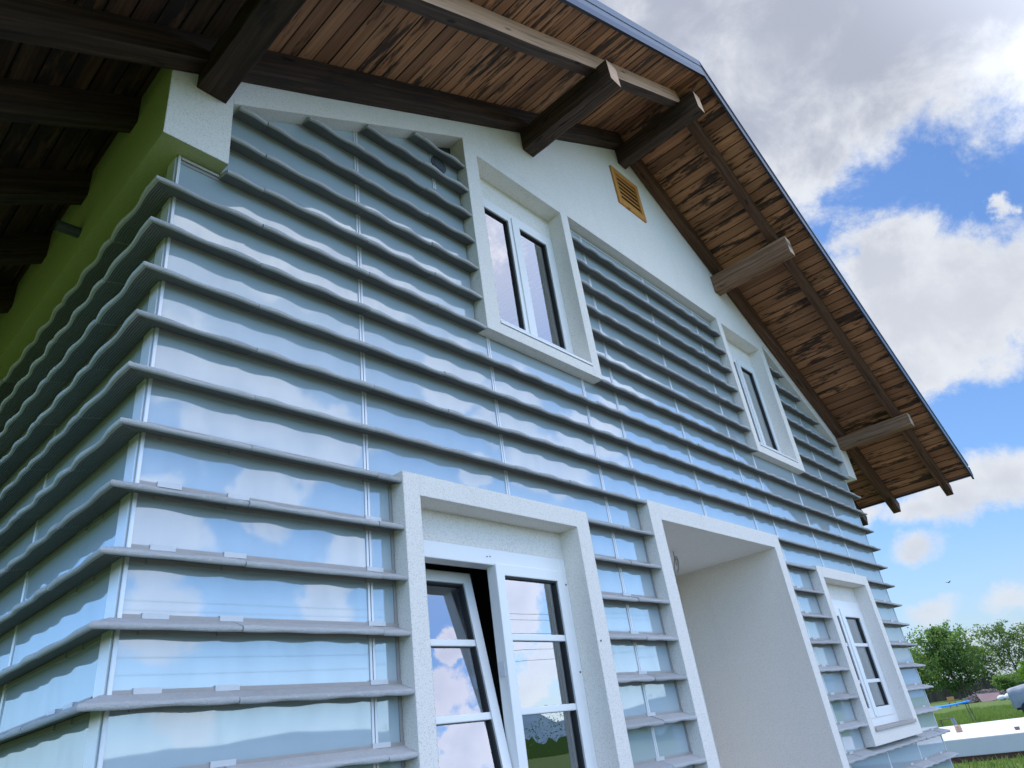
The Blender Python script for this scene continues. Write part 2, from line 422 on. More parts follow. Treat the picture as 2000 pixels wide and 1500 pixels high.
# ---- windows
def rect_frame(s, x0, x1, z0, z1, w, y0, y1, wb_=None):
    wb_ = wb_ or w
    s.box(x0, x0 + w, y0, y1, z0, z1); s.box(x1 - w, x1, y0, y1, z0, z1)
    s.box(x0 + w, x1 - w, y0, y1, z1 - w, z1, 'lr'); s.box(x0 + w, x1 - w, y0, y1, z0, z0 + wb_, 'lr')
def xf(o, M4):
    o.data.transform(M4)
def sash(parent, x0, x1, z0, z1, sw, y, bars, tilt=None):
    s = MB(); rect_frame(s, x0, x1, z0, z1, sw, y, y + .3)
    so = s.build('sash', 'pvc', parent, bevel=.006)
    s = MB(); rect_frame(s, x0 + sw - .005, x1 - sw + .005, z0 + sw - .005, z1 - sw + .005, .045, y + .05, y + .2)
    ge = s.build('gasket', 'pvc_seal', parent)
    s = MB(); s.poly([(x0 + sw, y + .12, z0 + sw), (x1 - sw, y + .12, z0 + sw), (x1 - sw, y + .12, z1 - sw), (x0 + sw, y + .12, z1 - sw)])
    pa = s.build('pane', 'glass', parent)
    obs = [so, ge, pa]
    for zb in bars:
        s = MB(); s.box(x0 + sw - .02, x1 - sw + .02, y + .04, y + .115, zb - .075, zb + .075); obs.append(s.build('glazing_bar', 'pvc', parent, bevel=.006))
    if tilt:
        piv = Vector(((x0) * U, (y + .15) * U, (z0 + ZG) * U))
        T = Matrix.Translation(piv) @ Matrix.Rotation(-tilt, 4, 'X') @ Matrix.Translation(-piv)
        for o in obs: xf(o, T)
    return obs
def window(i, ztop, zbot, bars, fw=.24, sw=.27, tilt=None, lintel='stucco', head=None, label=None, mid=None):
    x0, x1 = i[0], i[1]; yf = .1
    s = MB(); h = head or fw
    s.box(x0, x0 + fw, yf, yf + .4, zbot, ztop); s.box(x1 - fw, x1, yf, yf + .4, zbot, ztop)
    s.box(x0 + fw, x1 - fw, yf, yf + .4, ztop - h, ztop, 'lr'); s.box(x0 + fw, x1 - fw, yf, yf + .4, zbot, zbot + fw, 'lr')
    o = hp(s, 'window', 'pvc', bevel=.006)
    if label: o['label'] = label
    xm = mid or (x0 + x1) / 2
    sash(o, x0 + fw - .06, xm - .03, zbot + fw - .06, ztop - h + .05, sw, yf - .03 if not tilt else yf + .04, bars, tilt)
    sash(o, xm + .0, x1 - fw + .06, zbot + fw - .06, ztop - h + .05, sw, yf - .03, bars)
    if not tilt:
        s = MB(); s.box(xm - .13, xm + .12, yf - .07, yf - .035, zbot + fw, ztop - h); s.build('cover_strip', 'pvc', o, bevel=.004)
    s = MB(); s.box(x0, x1, yf + .02, yf + .19, ztop, i[3], 'lr'); hp(s, 'lintel_panel', lintel)
    return o
for i, o_ in ((UP1i, UP1), (UP2i, UP2)):
    w = window(i, 5.92, .62, [])
    s = MB(); s.poly([(i[0], Y0 - .03, .40), (i[1], Y0 - .03, .40), (i[1], .1, .62), (i[0], .1, .62)]); s.box(i[0] + .002, i[1] - .002, Y0 - .03, Y0 + .02, .32, .395)
    s.build('sill', 'pvc', w)
    if i is UP2i:
        s = MB(); s.poly([(i[0], .28, .7), (i[1], .28, .7), (i[1], .28, 5.9), (i[0], .28, 5.9)]); s.build('blind', 'blind', w)
wf = window(FRi, -5.99, -11.25, [-7.95, -9.47], tilt=math.radians(9.2), head=.38, label='white window with one leaf tilted open')
# handle and lock on the open leaf
s = MB(); s.tube([(7.85, .95, -8.6), (7.85, 1.0, -8.6), (7.85, .95, -9.1)], .035, 6); s.build('handle', 'alu', wf)
s = MB(); s.box(7.985, 8.01, .14, .3, -8.75, -8.45); s.build('lock_plate', 'alu', wf)
w3 = window(W3i, -6.03, -11.22, [-7.97, -9.48], fw=.38, sw=.39, head=.4, mid=30.3)
s = MB(); s.poly([(W3i[0], .28, -11.2), (W3i[1], .28, -11.2), (W3i[1], .28, -5.8), (W3i[0], .28, -5.8)]); s.build('blind', 'blind', w3)
for i in (FRi, W3i):
    s = MB(); s.box(i[0] - .02, i[1] + .05, -.58, .1, -11.32, -11.2); s.build('sill', 'sill_stone', w3 if i is W3i else wf, bevel=.004)

# ---- attic vent
v = MB(); x0, x1, z0, z1 = 17.95, 20.12, 10.2, 12.4
rect_frame(v, x0, x1, z0, z1, .28, -.58, -.47); vo = hp(v, 'vent', 'vent_wood', bevel=.003)
v = MB(); v.poly([(x0 + .2, -.506, z0 + .2), (x1 - .2, -.506, z0 + .2), (x1 - .2, -.506, z1 - .2), (x0 + .2, -.506, z1 - .2)]); v.build('vent_back', 'dark_gap', vo)
for k in range(6):
    z = z0 + .42 + k * .27
    v = MB(); v.poly([(x0 + .28, -.57, z - .10), (x1 - .28, -.57, z - .10), (x1 - .28, -.51, z + .12), (x0 + .28, -.51, z + .12)], [(0, k), (.5, k), (.5, k + .06), (0, k + .06)])
    v.poly([(x0 + .28, -.51, z + .09), (x1 - .28, -.51, z + .09), (x1 - .28, -.57, z - .13), (x0 + .28, -.57, z - .13)], [(0, k), (.5, k), (.5, k + .06), (0, k + .06)])
    v.poly([(x0 + .28, -.57, z - .13), (x1 - .28, -.57, z - .13), (x1 - .28, -.57, z - .10), (x0 + .28, -.57, z - .10)], [(0, k), (.5, k), (.5, k + .03), (0, k + .03)])
    v.build('slat', 'vent_wood', vo)
# overflow pipe in the cornice
s = MB(); s.tube([(-.4, 4.08, 1.72), (-.98, 4.08, 1.70)], .13, 16); hp(s, 'overflow_pipe', 'pipe_grey')

# dark screw heads
for (x, y, z, ax) in ((10.57, .099, -6.65, 'y'), (10.57, .099, -8.73, 'y'), (10.80, -.501, -8.12, 'y'), (7.79, .099, -6.19, 'y'), (7.89, .099, -6.18, 'y')):
    s = MB(); r_ = .022 if z < -6.4 else .014
    d_ = (-.012, 0, 0) if ax == 'x' else (0, -.012, 0); s.tube([(x, y, z), (x + d_[0], y + d_[1], z)], r_, 10); hp(s, 'screw', 'dark_gap')
# ---- tile ledges
PROF = [(.04, .16), (.14, .14), (.30, .075), (.44, .022), (.465, .013), (.484, .001), (.496, -.017), (.5, -.038), (.495, -.059), (.484, -.075), (.468, -.083)]
nr = 9
for k in range(nr):
    f1 = (k + .70) / nr; f2 = (k + .75) / nr; f3 = (k + .97) / nr; f4 = (k + 1) / nr
    z_ = lambda f: -.083 + .102 * f; o_f = lambda f: .458 - .418 * f
    PROF += [(o_f(f1), z_(f1)), (o_f(f2), z_(f2) + .034), (o_f(f3), z_(f3) + .034), (o_f(f4), z_(f4))]
PROF = PROF[:-1]
PROF += [(0, .035)]
WAVE = 1.07
def ledge_tile(mb, frame, a, b, k, ma, mb_, seg, ph, drop):
    """one tile from a to b along a wall; frame(s, o, z) -> point; ma/mb_ = mitre at start/end"""
    rnd = random.random(); rows = []; am = random.uniform(.7, 1.2); ph = ph + random.uniform(-.09, .09)
    for i in range(seg + 1):
        t_ = i / seg; row = []
        for j_, (o, z) in enumerate(PROF):
            s0 = a - (o if ma else 0); s1 = b + (o if mb_ else 0)
            ss = s0 + (s1 - s0) * t_
            wv = am * math.sin(2 * math.pi * (a + (b - a) * t_ - ph) / WAVE)
            if ma: wv *= min(1, t_ * 3 + .1)
            if mb_: wv *= min(1, (1 - t_) * 3 + .1)
            g_ = max(0, (o - .08) / .42) ** 1.3
            row.append(frame(ss, o + .031 * wv * g_, -k + z - drop * (o > 0) - (.014 * wv * g_ if (z < -.04 or j_ > 8) else -.004 * wv * g_)))
        rows.append(row)
    n = len(PROF)
    for i in range(seg):
        for j in range(n):
            q = (j + 1) % n
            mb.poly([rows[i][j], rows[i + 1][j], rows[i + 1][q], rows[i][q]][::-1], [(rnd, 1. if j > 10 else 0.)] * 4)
    mb.poly(rows[0][::-1], [(rnd, 0)] * n); mb.poly(rows[-1], [(rnd, 0)] * n)
fr_front = lambda s_, o, z: (s_, -o, z)
fr_left = lambda s_, o, z: (-o, s_, z)
WR = 37.96
fr_right = lambda s_, o, z: (WR + o, s_, z)
JF = [1.64, 4.3, 6.43, 8.57, 10.71, 12.9, 15.0, 17.1, 19.25, 21.4, 23.5, 25.6, 27.8, 29.93, 32.07, 34.2, 36.86]
JL = [1.72, 4.45] + [4.45 + 2.14 * k for k in range(1, 20)]
def run(frame, a, b, k, joints, ma=False, mb_=False, extra=None, seg=16):
    m_ = MB(); cuts = [a] + [j for j in joints if a + .25 < j < b - .25] + [b]
    for i in range(len(cuts) - 1):
        p0, p1 = cuts[i] + (.006 if i else 0), cuts[i + 1] - (.006 if i < len(cuts) - 2 else 0)
        sg = max(5, int(round(seg * (p1 - p0) / 2.14)))
        ledge_tile(m_, frame, p0, p1, k, ma and i == 0, mb_ and i == len(cuts) - 2, sg, cuts[i], random.uniform(-.010, .010))
    if extra: extra(m_)
    if frame is fr_left:      # a left-hand wall runs the other way round: flip so faces point outwards
        m_.f = [f[::-1] for f in m_.f]; m_.uv = [u_[::-1] for u_ in m_.uv]
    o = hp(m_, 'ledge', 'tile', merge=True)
    o.data.polygons.foreach_set('use_smooth', [True] * len(o.data.polygons))
    o.data.set_sharp_from_angle(angle=math.radians(40))
    return o
def gaps(k):
    """front wall intervals left free by the surrounds at course -k"""
    z = -k; cut = []
    if k == 0: cut = [UP1[:2], UP2[:2]]
    elif k == 4: cut = [EN[:2]]
    elif 5 <= k <= 11: cut = [FR[:2], EN[:2], W3[:2]]
    elif k >= 12: cut = [EN[:2]]
    out = []; x = 0.
    for c in cut: out.append((x, c[0])); x = c[1]
    out.append((x, W)); return out
KMAX = 15
for k in range(0, KMAX + 1):
    for (a, b) in gaps(k):
        run(fr_front, a, WR if b == W else b, k, JF, ma=(a == 0), mb_=(b == W))
    mm = run(fr_left, 0., 44., k, JL, ma=True, seg=12)
    run(fr_right, 0., 6., k, JL, ma=True, seg=8)
for z in range(1, 7):
    a = .81 if z <= 2 else .83 + (z + .02 - 2.95) / .577
    run(fr_front, a + (.02 if z > 2 else 0), 8.2, -z, JF); run(fr_front, 13.48, 25.02, -z, [14.62 + 4.32 * i for i in range(-1, 4)] + [16.8, 21.1])
    run(fr_front, 30.3, W - a - (.02 if z > 2 else 0), -z, JF)

# ---- glass panels, rails, clips, mullions
GF, GL = .11, .04        # how far the glass stands in front of the wall plane: front, side
MX = [-3.776 + (x + 3.776) * .98987 for x in (4.39, 8.70, 13.02, 14.90, 19.28, 23.55, 25.47, 29.85, 34.15)]
panels = []
def add_panels(frame, a, b, k, cols, side):
    cuts = [a] + [c for c in cols if a + .15 < c < b - .15] + [b]
    for i in range(len(cuts) - 1):
        p0, p1 = cuts[i] + .05, cuts[i + 1] - .05
        z0, z1 = -k - 1 + .19, -k - .045
        tz = random.uniform(-.004, .004); ty = random.uniform(-.004, .004)
        gp = GF if frame is fr_front else GL if frame is fr_left else .09
        fp = [(p0, -ty, z0), (p1, ty, z0), (p1, ty + tz, z1), (p0, -ty + tz, z1)]
        fp = [frame(s_, o + gp, z) for s_, o, z in fp]; bp = [frame(p0, gp - .05, z0), frame(p1, gp - .05, z0), frame(p1, gp - .05, z1), frame(p0, gp - .05, z1)]
        if side == 'L': fp = fp[::-1]; bp = bp[::-1]
        panels.append((shown_area(fp), fp, bp))
LCOL = [4.73 + 4.31 * i for i in range(10)]
def rowgaps(k):
    z = -k - .5; cut = []
    for o in (UP1, UP2, FR, W3, EN):
        if o[2] < z < o[3]: cut.append(o[:2])
    cut.sort(); out = []; x = 0.
    for c in cut: out.append((x, c[0])); x = c[1]
    out.append((x, W)); return out
def rail(frame, a, b, k, clips, parent=None):
    s = MB(); q = lambda x0, x1, o0, o1, z0, z1: [frame(x, o, z) for z in (z0, z1) for o in (o1, o0) for x in (x0, x1)]
    gp = GF if frame is fr_front else GL
    def bx(s, x0, x1, o0, o1, z0, z1):
        o0 += gp; o1 += gp
        c = q(x0, x1, o0, o1, z0, z1)
        for f in ((0, 2, 3, 1), (4, 5, 7, 6), (0, 1, 5, 4), (2, 6, 7, 3), (0, 4, 6, 2), (1, 3, 7, 5)): s.poly([c[j] for j in (f if frame is not fr_left else f[::-1])])
    zb = -k - 1
    bx(s, a, b, -.02, .03, zb + .125, zb + .20)
    bx(s, a, b, -.03, .015, -k - .06, -k + .01)
    r = hp(s, 'rail', 'rail_metal')
    for c in clips:
        s = MB(); bx(s, c - .19, c + .19, -.005, .045, zb + .14, zb + .222); s.build('clip', 'clip', r)
        s = MB(); bx(s, c - .21, c + .21, -.005, .035, -k - .075, -k + .005); s.build('clip', 'rail_metal', r)
for k in range(-7, 16):
    for (a, b) in rowgaps(k):
        if k < -1:
            if a == 0: a = .81
            if b == W: b = W - .81
        a0 = a - (.03 if a == 0 else .0); b0 = 38.06 if b == W else (b if b != W - .81 else b)
        if k == -7: a0 = max(a0, 13.48); b0 = min(b0, 25.02)
        if b0 - a0 < .5: continue
        cols = MX + ([4.82] if False else [])
        add_panels(fr_front, a0, b0, k, cols, 'F')
        cl = []
        if k >= 5:
            cl = [j for j in JF if a0 + .3 < j < b0 - .3] + ([.47] if a == 0 else [])
            if a0 < .5 and b0 < 6: cl = [.47, 1.62, 4.42]
        rail(fr_front, a0, b0, k, cl)
    if -1 <= k:
        add_panels(fr_left, .30, 44, k, LCOL, 'L'); rail(fr_left, .36, 44, k, [1.2, 1.9] if k > 5 else [])
        add_panels(fr_right, .1, 6, k, [4.9], 'F')
panels.sort(key=lambda p_: -p_[0])
def panel_mesh(mb, fp, bp):
    mb.poly(fp)
    for i in range(4): j = (i + 1) % 4; mb.poly([fp[j], fp[i], bp[i], bp[j]])
for a_, fp, bp in panels[:100]:
    s = MB(); panel_mesh(s, fp, bp); hp(s, 'glass_panel', 'panel')
s = MB()
for a_, fp, bp in panels[100:]: panel_mesh(s, fp, bp)
tag(hp(s, 'glass_panel', 'panel'), kind='stuff')

def vbar(x, z0, z1):
    s = MB(); s.box(x - .062, x - .008, -GF - .022, .06, z0, z1); s.box(x + .008, x + .062, -GF - .022, .06, z0, z1); hp(s, 'mullion', 'alu', bevel=.002)
for x in MX:
    segs = [(-16.4, 7.0)]
    for o in (UP1, UP2, FR, W3, EN):
        if o[0] < x < o[1]:
            n = []
            for a, b in segs:
                if o[2] > a and o[2] < b: n.append((a, o[2]))
                if o[3] < b and o[3] > a: n.append((o[3], b))
                if not (a < o[2] < b or a < o[3] < b): n.append((a, b))
            segs = n
    for a, b in segs:
        if x == MX[0]: b = min(b, 5.2)
        if x == MX[-1]: b = min(b, 5.2)
        if b - a > .4: vbar(x, a, b)
for x, z0, z1 in ((7.1, 4.6, 6.6), (31.4, 4.6, 6.6)): vbar(x, z0, z1)
# narrow bars beside the surrounds
for x, z0, z1 in ((FR[0] - .05, -12, -4.9), (EN[0] - .05, -16.4, -4), (W3[0] - .05, -11.8, -4.9)):
    s = MB(); s.box(x - .03, x + .03, -GF - .02, .06, z0, z1); hp(s, 'edge_bar', 'rail_metal')
# corner profile
s = MB(); s.box(-.040, .016, -GF - .036, -GF + .012, -16.4, 1.12); hp(s, 'corner_profile', 'alu', bevel=.002)
s = MB(); s.box(-GL - .03, .05, -.072, .30, -16.4, 1.12); hp(s, 'corner_profile', 'alu', bevel=.002)
s = MB(); s.box(-.03, .03, -GF + .014, -.074, -16.4, 1.1); hp(s, 'corner_seal', 'dark_gap')
s = MB(); s.box(38.02, 38.09, -GF - .025, .05, -16.4, 1.12); hp(s, 'corner_profile', 'alu', bevel=.002)
for x in LCOL[:6]:
    s = MB(); s.box(-GL - .022, .06, x - .06, x + .06, -16.4, 1.12); hp(s, 'mullion', 'alu', bevel=.002)
# rail along the top of the middle field, top of corner field
s = MB(); s.box(13.48, 25.02, -GF - .03, .06, 6.76, 6.82); hp(s, 'top_rail', 'alu')
s = MB(); s.box(.03, .8, -GF - .03, .06, 1.04, 1.10); hp(s, 'top_rail', 'alu')
# open spare hole in the upper left field
s = MB(); s.tube([(7.35, -.1, 5.72), (7.35, -.16, 5.72)], .30, 24); s.tube([(7.35, -.15, 5.72), (7.35, -.175, 5.72)], .2, 24); hp(s, 'vent_hole', 'pipe_grey')

# ---- roof
KS, KB = 15.0, 14.22; YO, YB = -5.3, 46.5; XE = 24.9
roof = MB()
for sg in (-1, 1):
    P = lambda d, K, y: (XM + sg * d, y, K - SL * d)
    a = [P(0, KS + .12, YO), P(XE, KS + .12, YO), P(XE, KS + .12, YB), P(0, KS + .12, YB)]; b = [P(0, KS + .75, YO), P(XE, KS + .75, YO), P(XE, KS + .75, YB), P(0, KS + .75, YB)]
    if sg < 0: a = a[::-1]
    roof.poly(a if sg > 0 else a); roof.poly(b[::-1] if sg > 0 else b)
ro = hp(roof, 'roof', 'roof_sheet')
# boards of the soffit, one mesh per slope
bw = .51; cs = math.sqrt(1 + SL * SL)
for sg in (-1, 1):
    s_a, s_b = MB(), MB(); n = int(XE * cs / bw)
    for i in range(n + 1):
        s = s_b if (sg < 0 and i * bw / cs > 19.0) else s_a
        d0 = i * bw / cs; d1 = min((i * bw + bw - .022) / cs, XE)
        if d1 <= d0: continue
        dz = random.uniform(-.012, .012)
        y0 = YO + random.uniform(0, .02)
        for ya, yb in ((y0, 3.), (3.0, YB)):
            q = [(XM + sg * d0, ya, KS - SL * d0 + dz), (XM + sg * d0, yb, KS - SL * d0 + dz), (XM + sg * d1, yb, KS - SL * d1 + dz), (XM + sg * d1, ya, KS - SL * d1 + dz)]
            bi = i + (60 if sg < 0 else 0)
            uv = [(bi + .02, ya * U), (bi + .02, yb * U), (bi + .98, yb * U), (bi + .98, ya * U)]
            if sg < 0: q = q[::-1]; uv = uv[::-1]
            s.poly(q, uv)
            # edges of the board
            for d, fx in ((d0, .02), (d1, .98)):
                x = XM + sg * d; z = KS - SL * d + dz
                s.poly([(x, ya, z), (x, yb, z), (x, yb, z + .1), (x, ya, z + .1)], [(bi + fx, ya * U), (bi + fx, yb * U), (bi + fx, yb * U), (bi + fx, ya * U)])
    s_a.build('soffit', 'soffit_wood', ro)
    if s_b.v: tag(s_b.build('soffit', 'soffit_shaded', ro), 'scorched boards of the side eave, coloured darker for its shade')
# rafters
def rafter(y0, y1, sg, d0, d1, m_, name='rafter'):
    s = MB(); ym = (y0 + y1) / 2
    P = lambda d: Vector((XM + sg * d, ym, KB - SL * d))
    upv = (SL * sg / cs, 0, 1 / cs)
    s.beam(P(d0), P(d1), abs(y1 - y0), (KS - .01 - KB) / cs, up=upv, jit=.012, seg=14)
    s.build(name, m_, ro)
for sg in (-1, 1):
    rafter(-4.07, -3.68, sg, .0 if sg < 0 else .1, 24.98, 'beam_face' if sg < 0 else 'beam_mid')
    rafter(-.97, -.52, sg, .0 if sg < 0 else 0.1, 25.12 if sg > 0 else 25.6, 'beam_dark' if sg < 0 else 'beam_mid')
for k in range(15):
    y = 1.2 + 2.87 * k
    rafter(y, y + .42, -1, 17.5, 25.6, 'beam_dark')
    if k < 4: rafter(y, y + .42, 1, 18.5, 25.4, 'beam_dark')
# purlins
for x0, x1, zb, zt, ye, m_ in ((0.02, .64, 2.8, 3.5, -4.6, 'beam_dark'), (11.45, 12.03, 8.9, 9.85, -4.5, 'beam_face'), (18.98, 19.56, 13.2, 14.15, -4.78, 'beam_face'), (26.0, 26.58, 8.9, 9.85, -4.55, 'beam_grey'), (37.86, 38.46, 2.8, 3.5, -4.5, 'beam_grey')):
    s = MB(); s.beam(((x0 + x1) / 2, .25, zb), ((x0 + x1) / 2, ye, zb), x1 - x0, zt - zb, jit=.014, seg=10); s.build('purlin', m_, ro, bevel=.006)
# verge and eave trim
for sg in (-1, 1):
    Q = lambda d, K, y: (XM + sg * d, y, K - SL * d)
    D = XE + .12
    def strip(Ka, Kb, ya, yb, m_, name, d0=0.):
        s = MB(); c = [Q(d, K, y) for K in (Ka, Kb) for y in (ya, yb) for d in (d0, D)]
        for f in ((0, 2, 3, 1), (4, 5, 7, 6), (0, 1, 5, 4), (2, 6, 7, 3), (0, 4, 6, 2), (1, 3, 7, 5)): s.poly([c[j] for j in (f if sg > 0 else f[::-1])])
        return s.build(name, m_, ro)
    strip(14.76, 15.06, -5.40, -5.303, 'trim_dark', 'verge_trim')
    if sg < 0:
        strip(15.075, 15.30, -5.395, -5.32, 'trim_light', 'verge_flashing'); strip(15.30, 15.42, -5.375, -5.33, 'trim_light', 'verge_flashing'); strip(15.42, 15.80, -5.40, -5.32, 'trim_light', 'verge_flashing')
    else:
        strip(15.075, 15.60, -5.38, -5.32, 'trim_dark', 'verge_flashing'); strip(15.60, 15.72, -5.42, -5.3, 'trim_light', 'verge_flashing')
    s = MB(); xe = XM + sg * (XE + .02); xo = XM + sg * (XE + .16); ze = KS - SL * XE
    s.box(min(xe, xo), max(xe, xo), -5.42, YB, ze - .10, ze + .42); s.build('eave_trim', 'trim_dark', ro)
s = MB(); s.box(XM - .35, XM + .35, -5.25, YB, 15.68, 15.74); s.build('ridge_cap', 'trim_light', ro)

# ================================================================== GROUND AND SURROUNDINGS (metres)
g = MB('m'); S_ = 6000
g.poly([(-S_, -S_, 0), (S_, -S_, 0), (S_, S_, 0), (-S_, S_, 0)]); tag(g.build('ground', 'ground'), kind='structure')
m, t = mat('gravel'); co = objco(t)
vo = t.new('ShaderNodeTexVoronoi'); t.put(vo.inputs['Vector'], co); vo.inputs['Scale'].default_value = 38
c = t.mix(t.noise(co, .8, 5, .6), (.22, .205, .18), (.34, .32, .28)); c = t.mix(.5, c, t.mix(1., c, t.ramp(vo.outputs['Color'], [(0, .5), (1, 1.2)]), 'MULTIPLY'))
finish(t, principled(t, c, .95, t.bump(vo.outputs['Distance'], .8, .02))); M['gravel'] = m
g = MB('m'); g.poly([(-1.2, -16, .004), (13.5, -16, .004), (13.5, -.02, .004), (-1.2, -.02, .004)]); tag(g.build('bounce_yard', 'gravel'), kind='structure')  # unseen gravel apron, added so light bounced onto the front stays neutral
# hills far behind the viewer's side
h = MB('m'); N = 160; pts = []
for i in range(N + 1):
    az = math.radians(100 + 190 * i / N)
    hh = 30 + 22 * mnoise.noise((i * .05, 3.1, 0)) + 8 * mnoise.noise((i * .21, 1.1, 0)) + 2.4 * mnoise.noise((i * 1.7, 5, 0)) + (12 if 130 < 100 + 190 * i / N < 175 else 0)
    x, y = math.sin(az), math.cos(az)
    pts.append([(x * 780, y * 780, -2), (x * 850, y * 850, hh * .6), (x * 950, y * 950, max(hh, 8) * 1.15), (x * 1200, y * 1200, -2)])
for i in range(N):
    for j in range(3): h.poly([pts[i][j], pts[i + 1][j], pts[i + 1][j + 1], pts[i][j + 1]])
tag(h.build('hills', 'hill', merge=True), kind='structure')

# ---- leaf clouds and trees
def leaf(mb, c, r, tone, up=.3):
    a = Vector((random.gauss(0, 1), random.gauss(0, 1), random.gauss(0, 1))).normalized()
    b = a.cross(Vector((random.gauss(0, 1), random.gauss(0, 1), random.gauss(0, 1)))).normalized()
    c = Vector(c); l = r * random.uniform(.7, 1.3); w = l * random.uniform(.45, .7)
    mb.poly([c - a * l, c + b * w, c + a * l, c - b * w], [(tone, 0)] * 4)
def tree(name, label, loc, h, rad, lm, n_limb, n_leaf, leaf_r, trunk_r, base=.12, sparse=False, wid=(1, 1), peaky=.5, ragged=1.):
    root = empty(name, loc); tag(root, label, 'tree' if name != 'shrub' else 'shrub')
    tk = MB('m'); lf = MB('m'); tips = []
    lean = (random.uniform(-.03, .03), random.uniform(-.03, .03))
    stem = [Vector((lean[0] * h * t_ + .15 * math.sin(t_ * 5), lean[1] * h * t_, h * .93 * t_)) for t_ in [i / 8 for i in range(9)]]
    tk.tube(stem, [trunk_r * (1 - .9 * i / 8) for i in range(9)], 7)
    for i in range(n_limb):
        t_ = base + (1 - base) * (i + random.random()) / n_limb * .95
        k = min(7, int(t_ * 8)); p0 = stem[k].lerp(stem[k + 1], t_ * 8 - k)
        az = i * 2.4 + random.uniform(-.5, .5)
        prof = (math.sin(math.pi * min(1, (t_ * .92 + .08)) ** peaky) ** .8) if t_ < .99 else .1
        L = rad * prof * (1 + (random.uniform(.6, 1.22) - 1) * ragged)
        d = Vector((math.cos(az) * wid[0], math.sin(az) * wid[1], random.uniform(.35, .95)))
        p1 = p0 + d.normalized() * L * .6; p2 = p1 + (d + Vector((random.gauss(0, .35), random.gauss(0, .35), .25))).normalized() * L * .5
        tk.tube([p0, p1, p2], [trunk_r * .35 * (1 - t_ * .6), trunk_r * .2 * (1 - t_ * .6), .012], 5)
        tips.append((p0.lerp(p1, .6), p1, p2, L))
        for q in range(3 if not sparse else 4):
            st = p0.lerp(p1, random.uniform(.4, 1)) if q % 2 else p1.lerp(p2, random.random())
            e = st + Vector((random.gauss(0, 1), random.gauss(0, 1), random.uniform(-.1, 1.))).normalized() * L * random.uniform(.25, .5)
            tk.tube([st, e], [trunk_r * .09, .008], 4); tips.append((st, st.lerp(e, .6), e, L * .5))
    wsum = sum(x[3] + .2 for x in tips)
    for (a, b, c, L) in tips:
        tone0 = random.uniform(-.22, .22)
        for q in range(int(n_leaf * (L + .2) / wsum)):
            u_ = random.random() ** (.7 if not sparse else .9)
            p = (a.lerp(b, u_ * 2) if u_ < .5 else b.lerp(c, u_ * 2 - 1))
            sp = L * (.16 if not sparse else .09) + leaf_r * .6
            p = p + Vector((random.gauss(0, sp), random.gauss(0, sp), random.gauss(0, sp * .8)))
            if p.z < .15: continue
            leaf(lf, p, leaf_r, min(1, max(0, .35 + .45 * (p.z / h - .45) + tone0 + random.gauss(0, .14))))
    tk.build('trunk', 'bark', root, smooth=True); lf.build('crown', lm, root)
    return root
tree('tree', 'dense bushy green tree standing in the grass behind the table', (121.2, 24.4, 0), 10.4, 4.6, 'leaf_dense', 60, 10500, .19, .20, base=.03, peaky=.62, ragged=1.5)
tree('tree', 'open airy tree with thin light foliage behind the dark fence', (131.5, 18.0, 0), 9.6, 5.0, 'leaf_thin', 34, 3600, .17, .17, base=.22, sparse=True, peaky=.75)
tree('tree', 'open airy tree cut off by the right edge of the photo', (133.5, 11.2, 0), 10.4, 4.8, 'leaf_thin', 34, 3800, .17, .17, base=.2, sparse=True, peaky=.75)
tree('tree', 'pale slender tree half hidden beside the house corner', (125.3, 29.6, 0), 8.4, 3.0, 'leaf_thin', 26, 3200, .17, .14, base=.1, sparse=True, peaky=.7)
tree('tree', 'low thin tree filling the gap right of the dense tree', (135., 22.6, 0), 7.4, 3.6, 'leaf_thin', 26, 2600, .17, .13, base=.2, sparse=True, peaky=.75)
tree('shrub', 'bright green shrub at the right edge above the grey tarpaulin', (73.6, 8.0, 0), 3.1, 1.5, 'leaf_bright', 22, 3600, .10, .05, base=.05, peaky=.5)
tree('shrub', 'low green shrub growing before the dark fence', (112., 16.8, 0), 1.9, 2.2, 'leaf_dense', 18, 2400, .14, .05, base=.02, peaky=.5)

# ---- fence at the end of the garden
fe = empty('fence', (131.5, 24.0, 0)); tag(fe, 'dark brown board fence at the end of the garden behind the trees', 'fence')
pb = MB('m')
for i in range(150):
    y = -14 + i * .22
    if 3 < 0: pass
    pb.box(random.uniform(-.02, .02) - .02 + .012 * y, .02 + .012 * y, y, y + .205, 0, 2.35 + random.uniform(-.08, .06))
pb.build('boards', 'fence_wood', fe)
for i in range(14):
    s = MB('m'); y = -13.8 + i * 2.5; s.box(.03 + .012 * y, .17 + .012 * y, y, y + .12, 0, 2.45); s.build('post', 'fence_wood', fe)

# ---- white concrete platform
sl = empty('platform', (23.9, 2.0, 0)); tag(sl, 'low white concrete platform with a red base beyond the house corner', 'platform')
s = MB('m'); s.box(-3.85, 3.85, -12, 16, .12, .495); s.build('slab', 'concrete_white', sl, bevel=.02)
s = MB('m'); s.box(-3.82, 3.8, -11.9, 15.9, -.02, .119); s.build('plinth', 'base_red', sl)
s = MB('m')
for i in range(60):
    x, y = random.uniform(-3.5, 3.6), random.uniform(-6, 11); r = random.uniform(.015, .06)
    s.poly([(x + r * 1.6 * math.cos(a) * random.uniform(.6, 1.2), y + r * 1.6 * math.sin(a) * random.uniform(.6, 1.2), .4965 + .0002 * i) for a in (0, 1.2, 2.4, 3.7, 5)])
tag(s.build('litter', 'debris', None, loc=(23.9, 2.0, 0)), 'brown leaf litter scattered over the white platform', 'litter', kind='stuff')
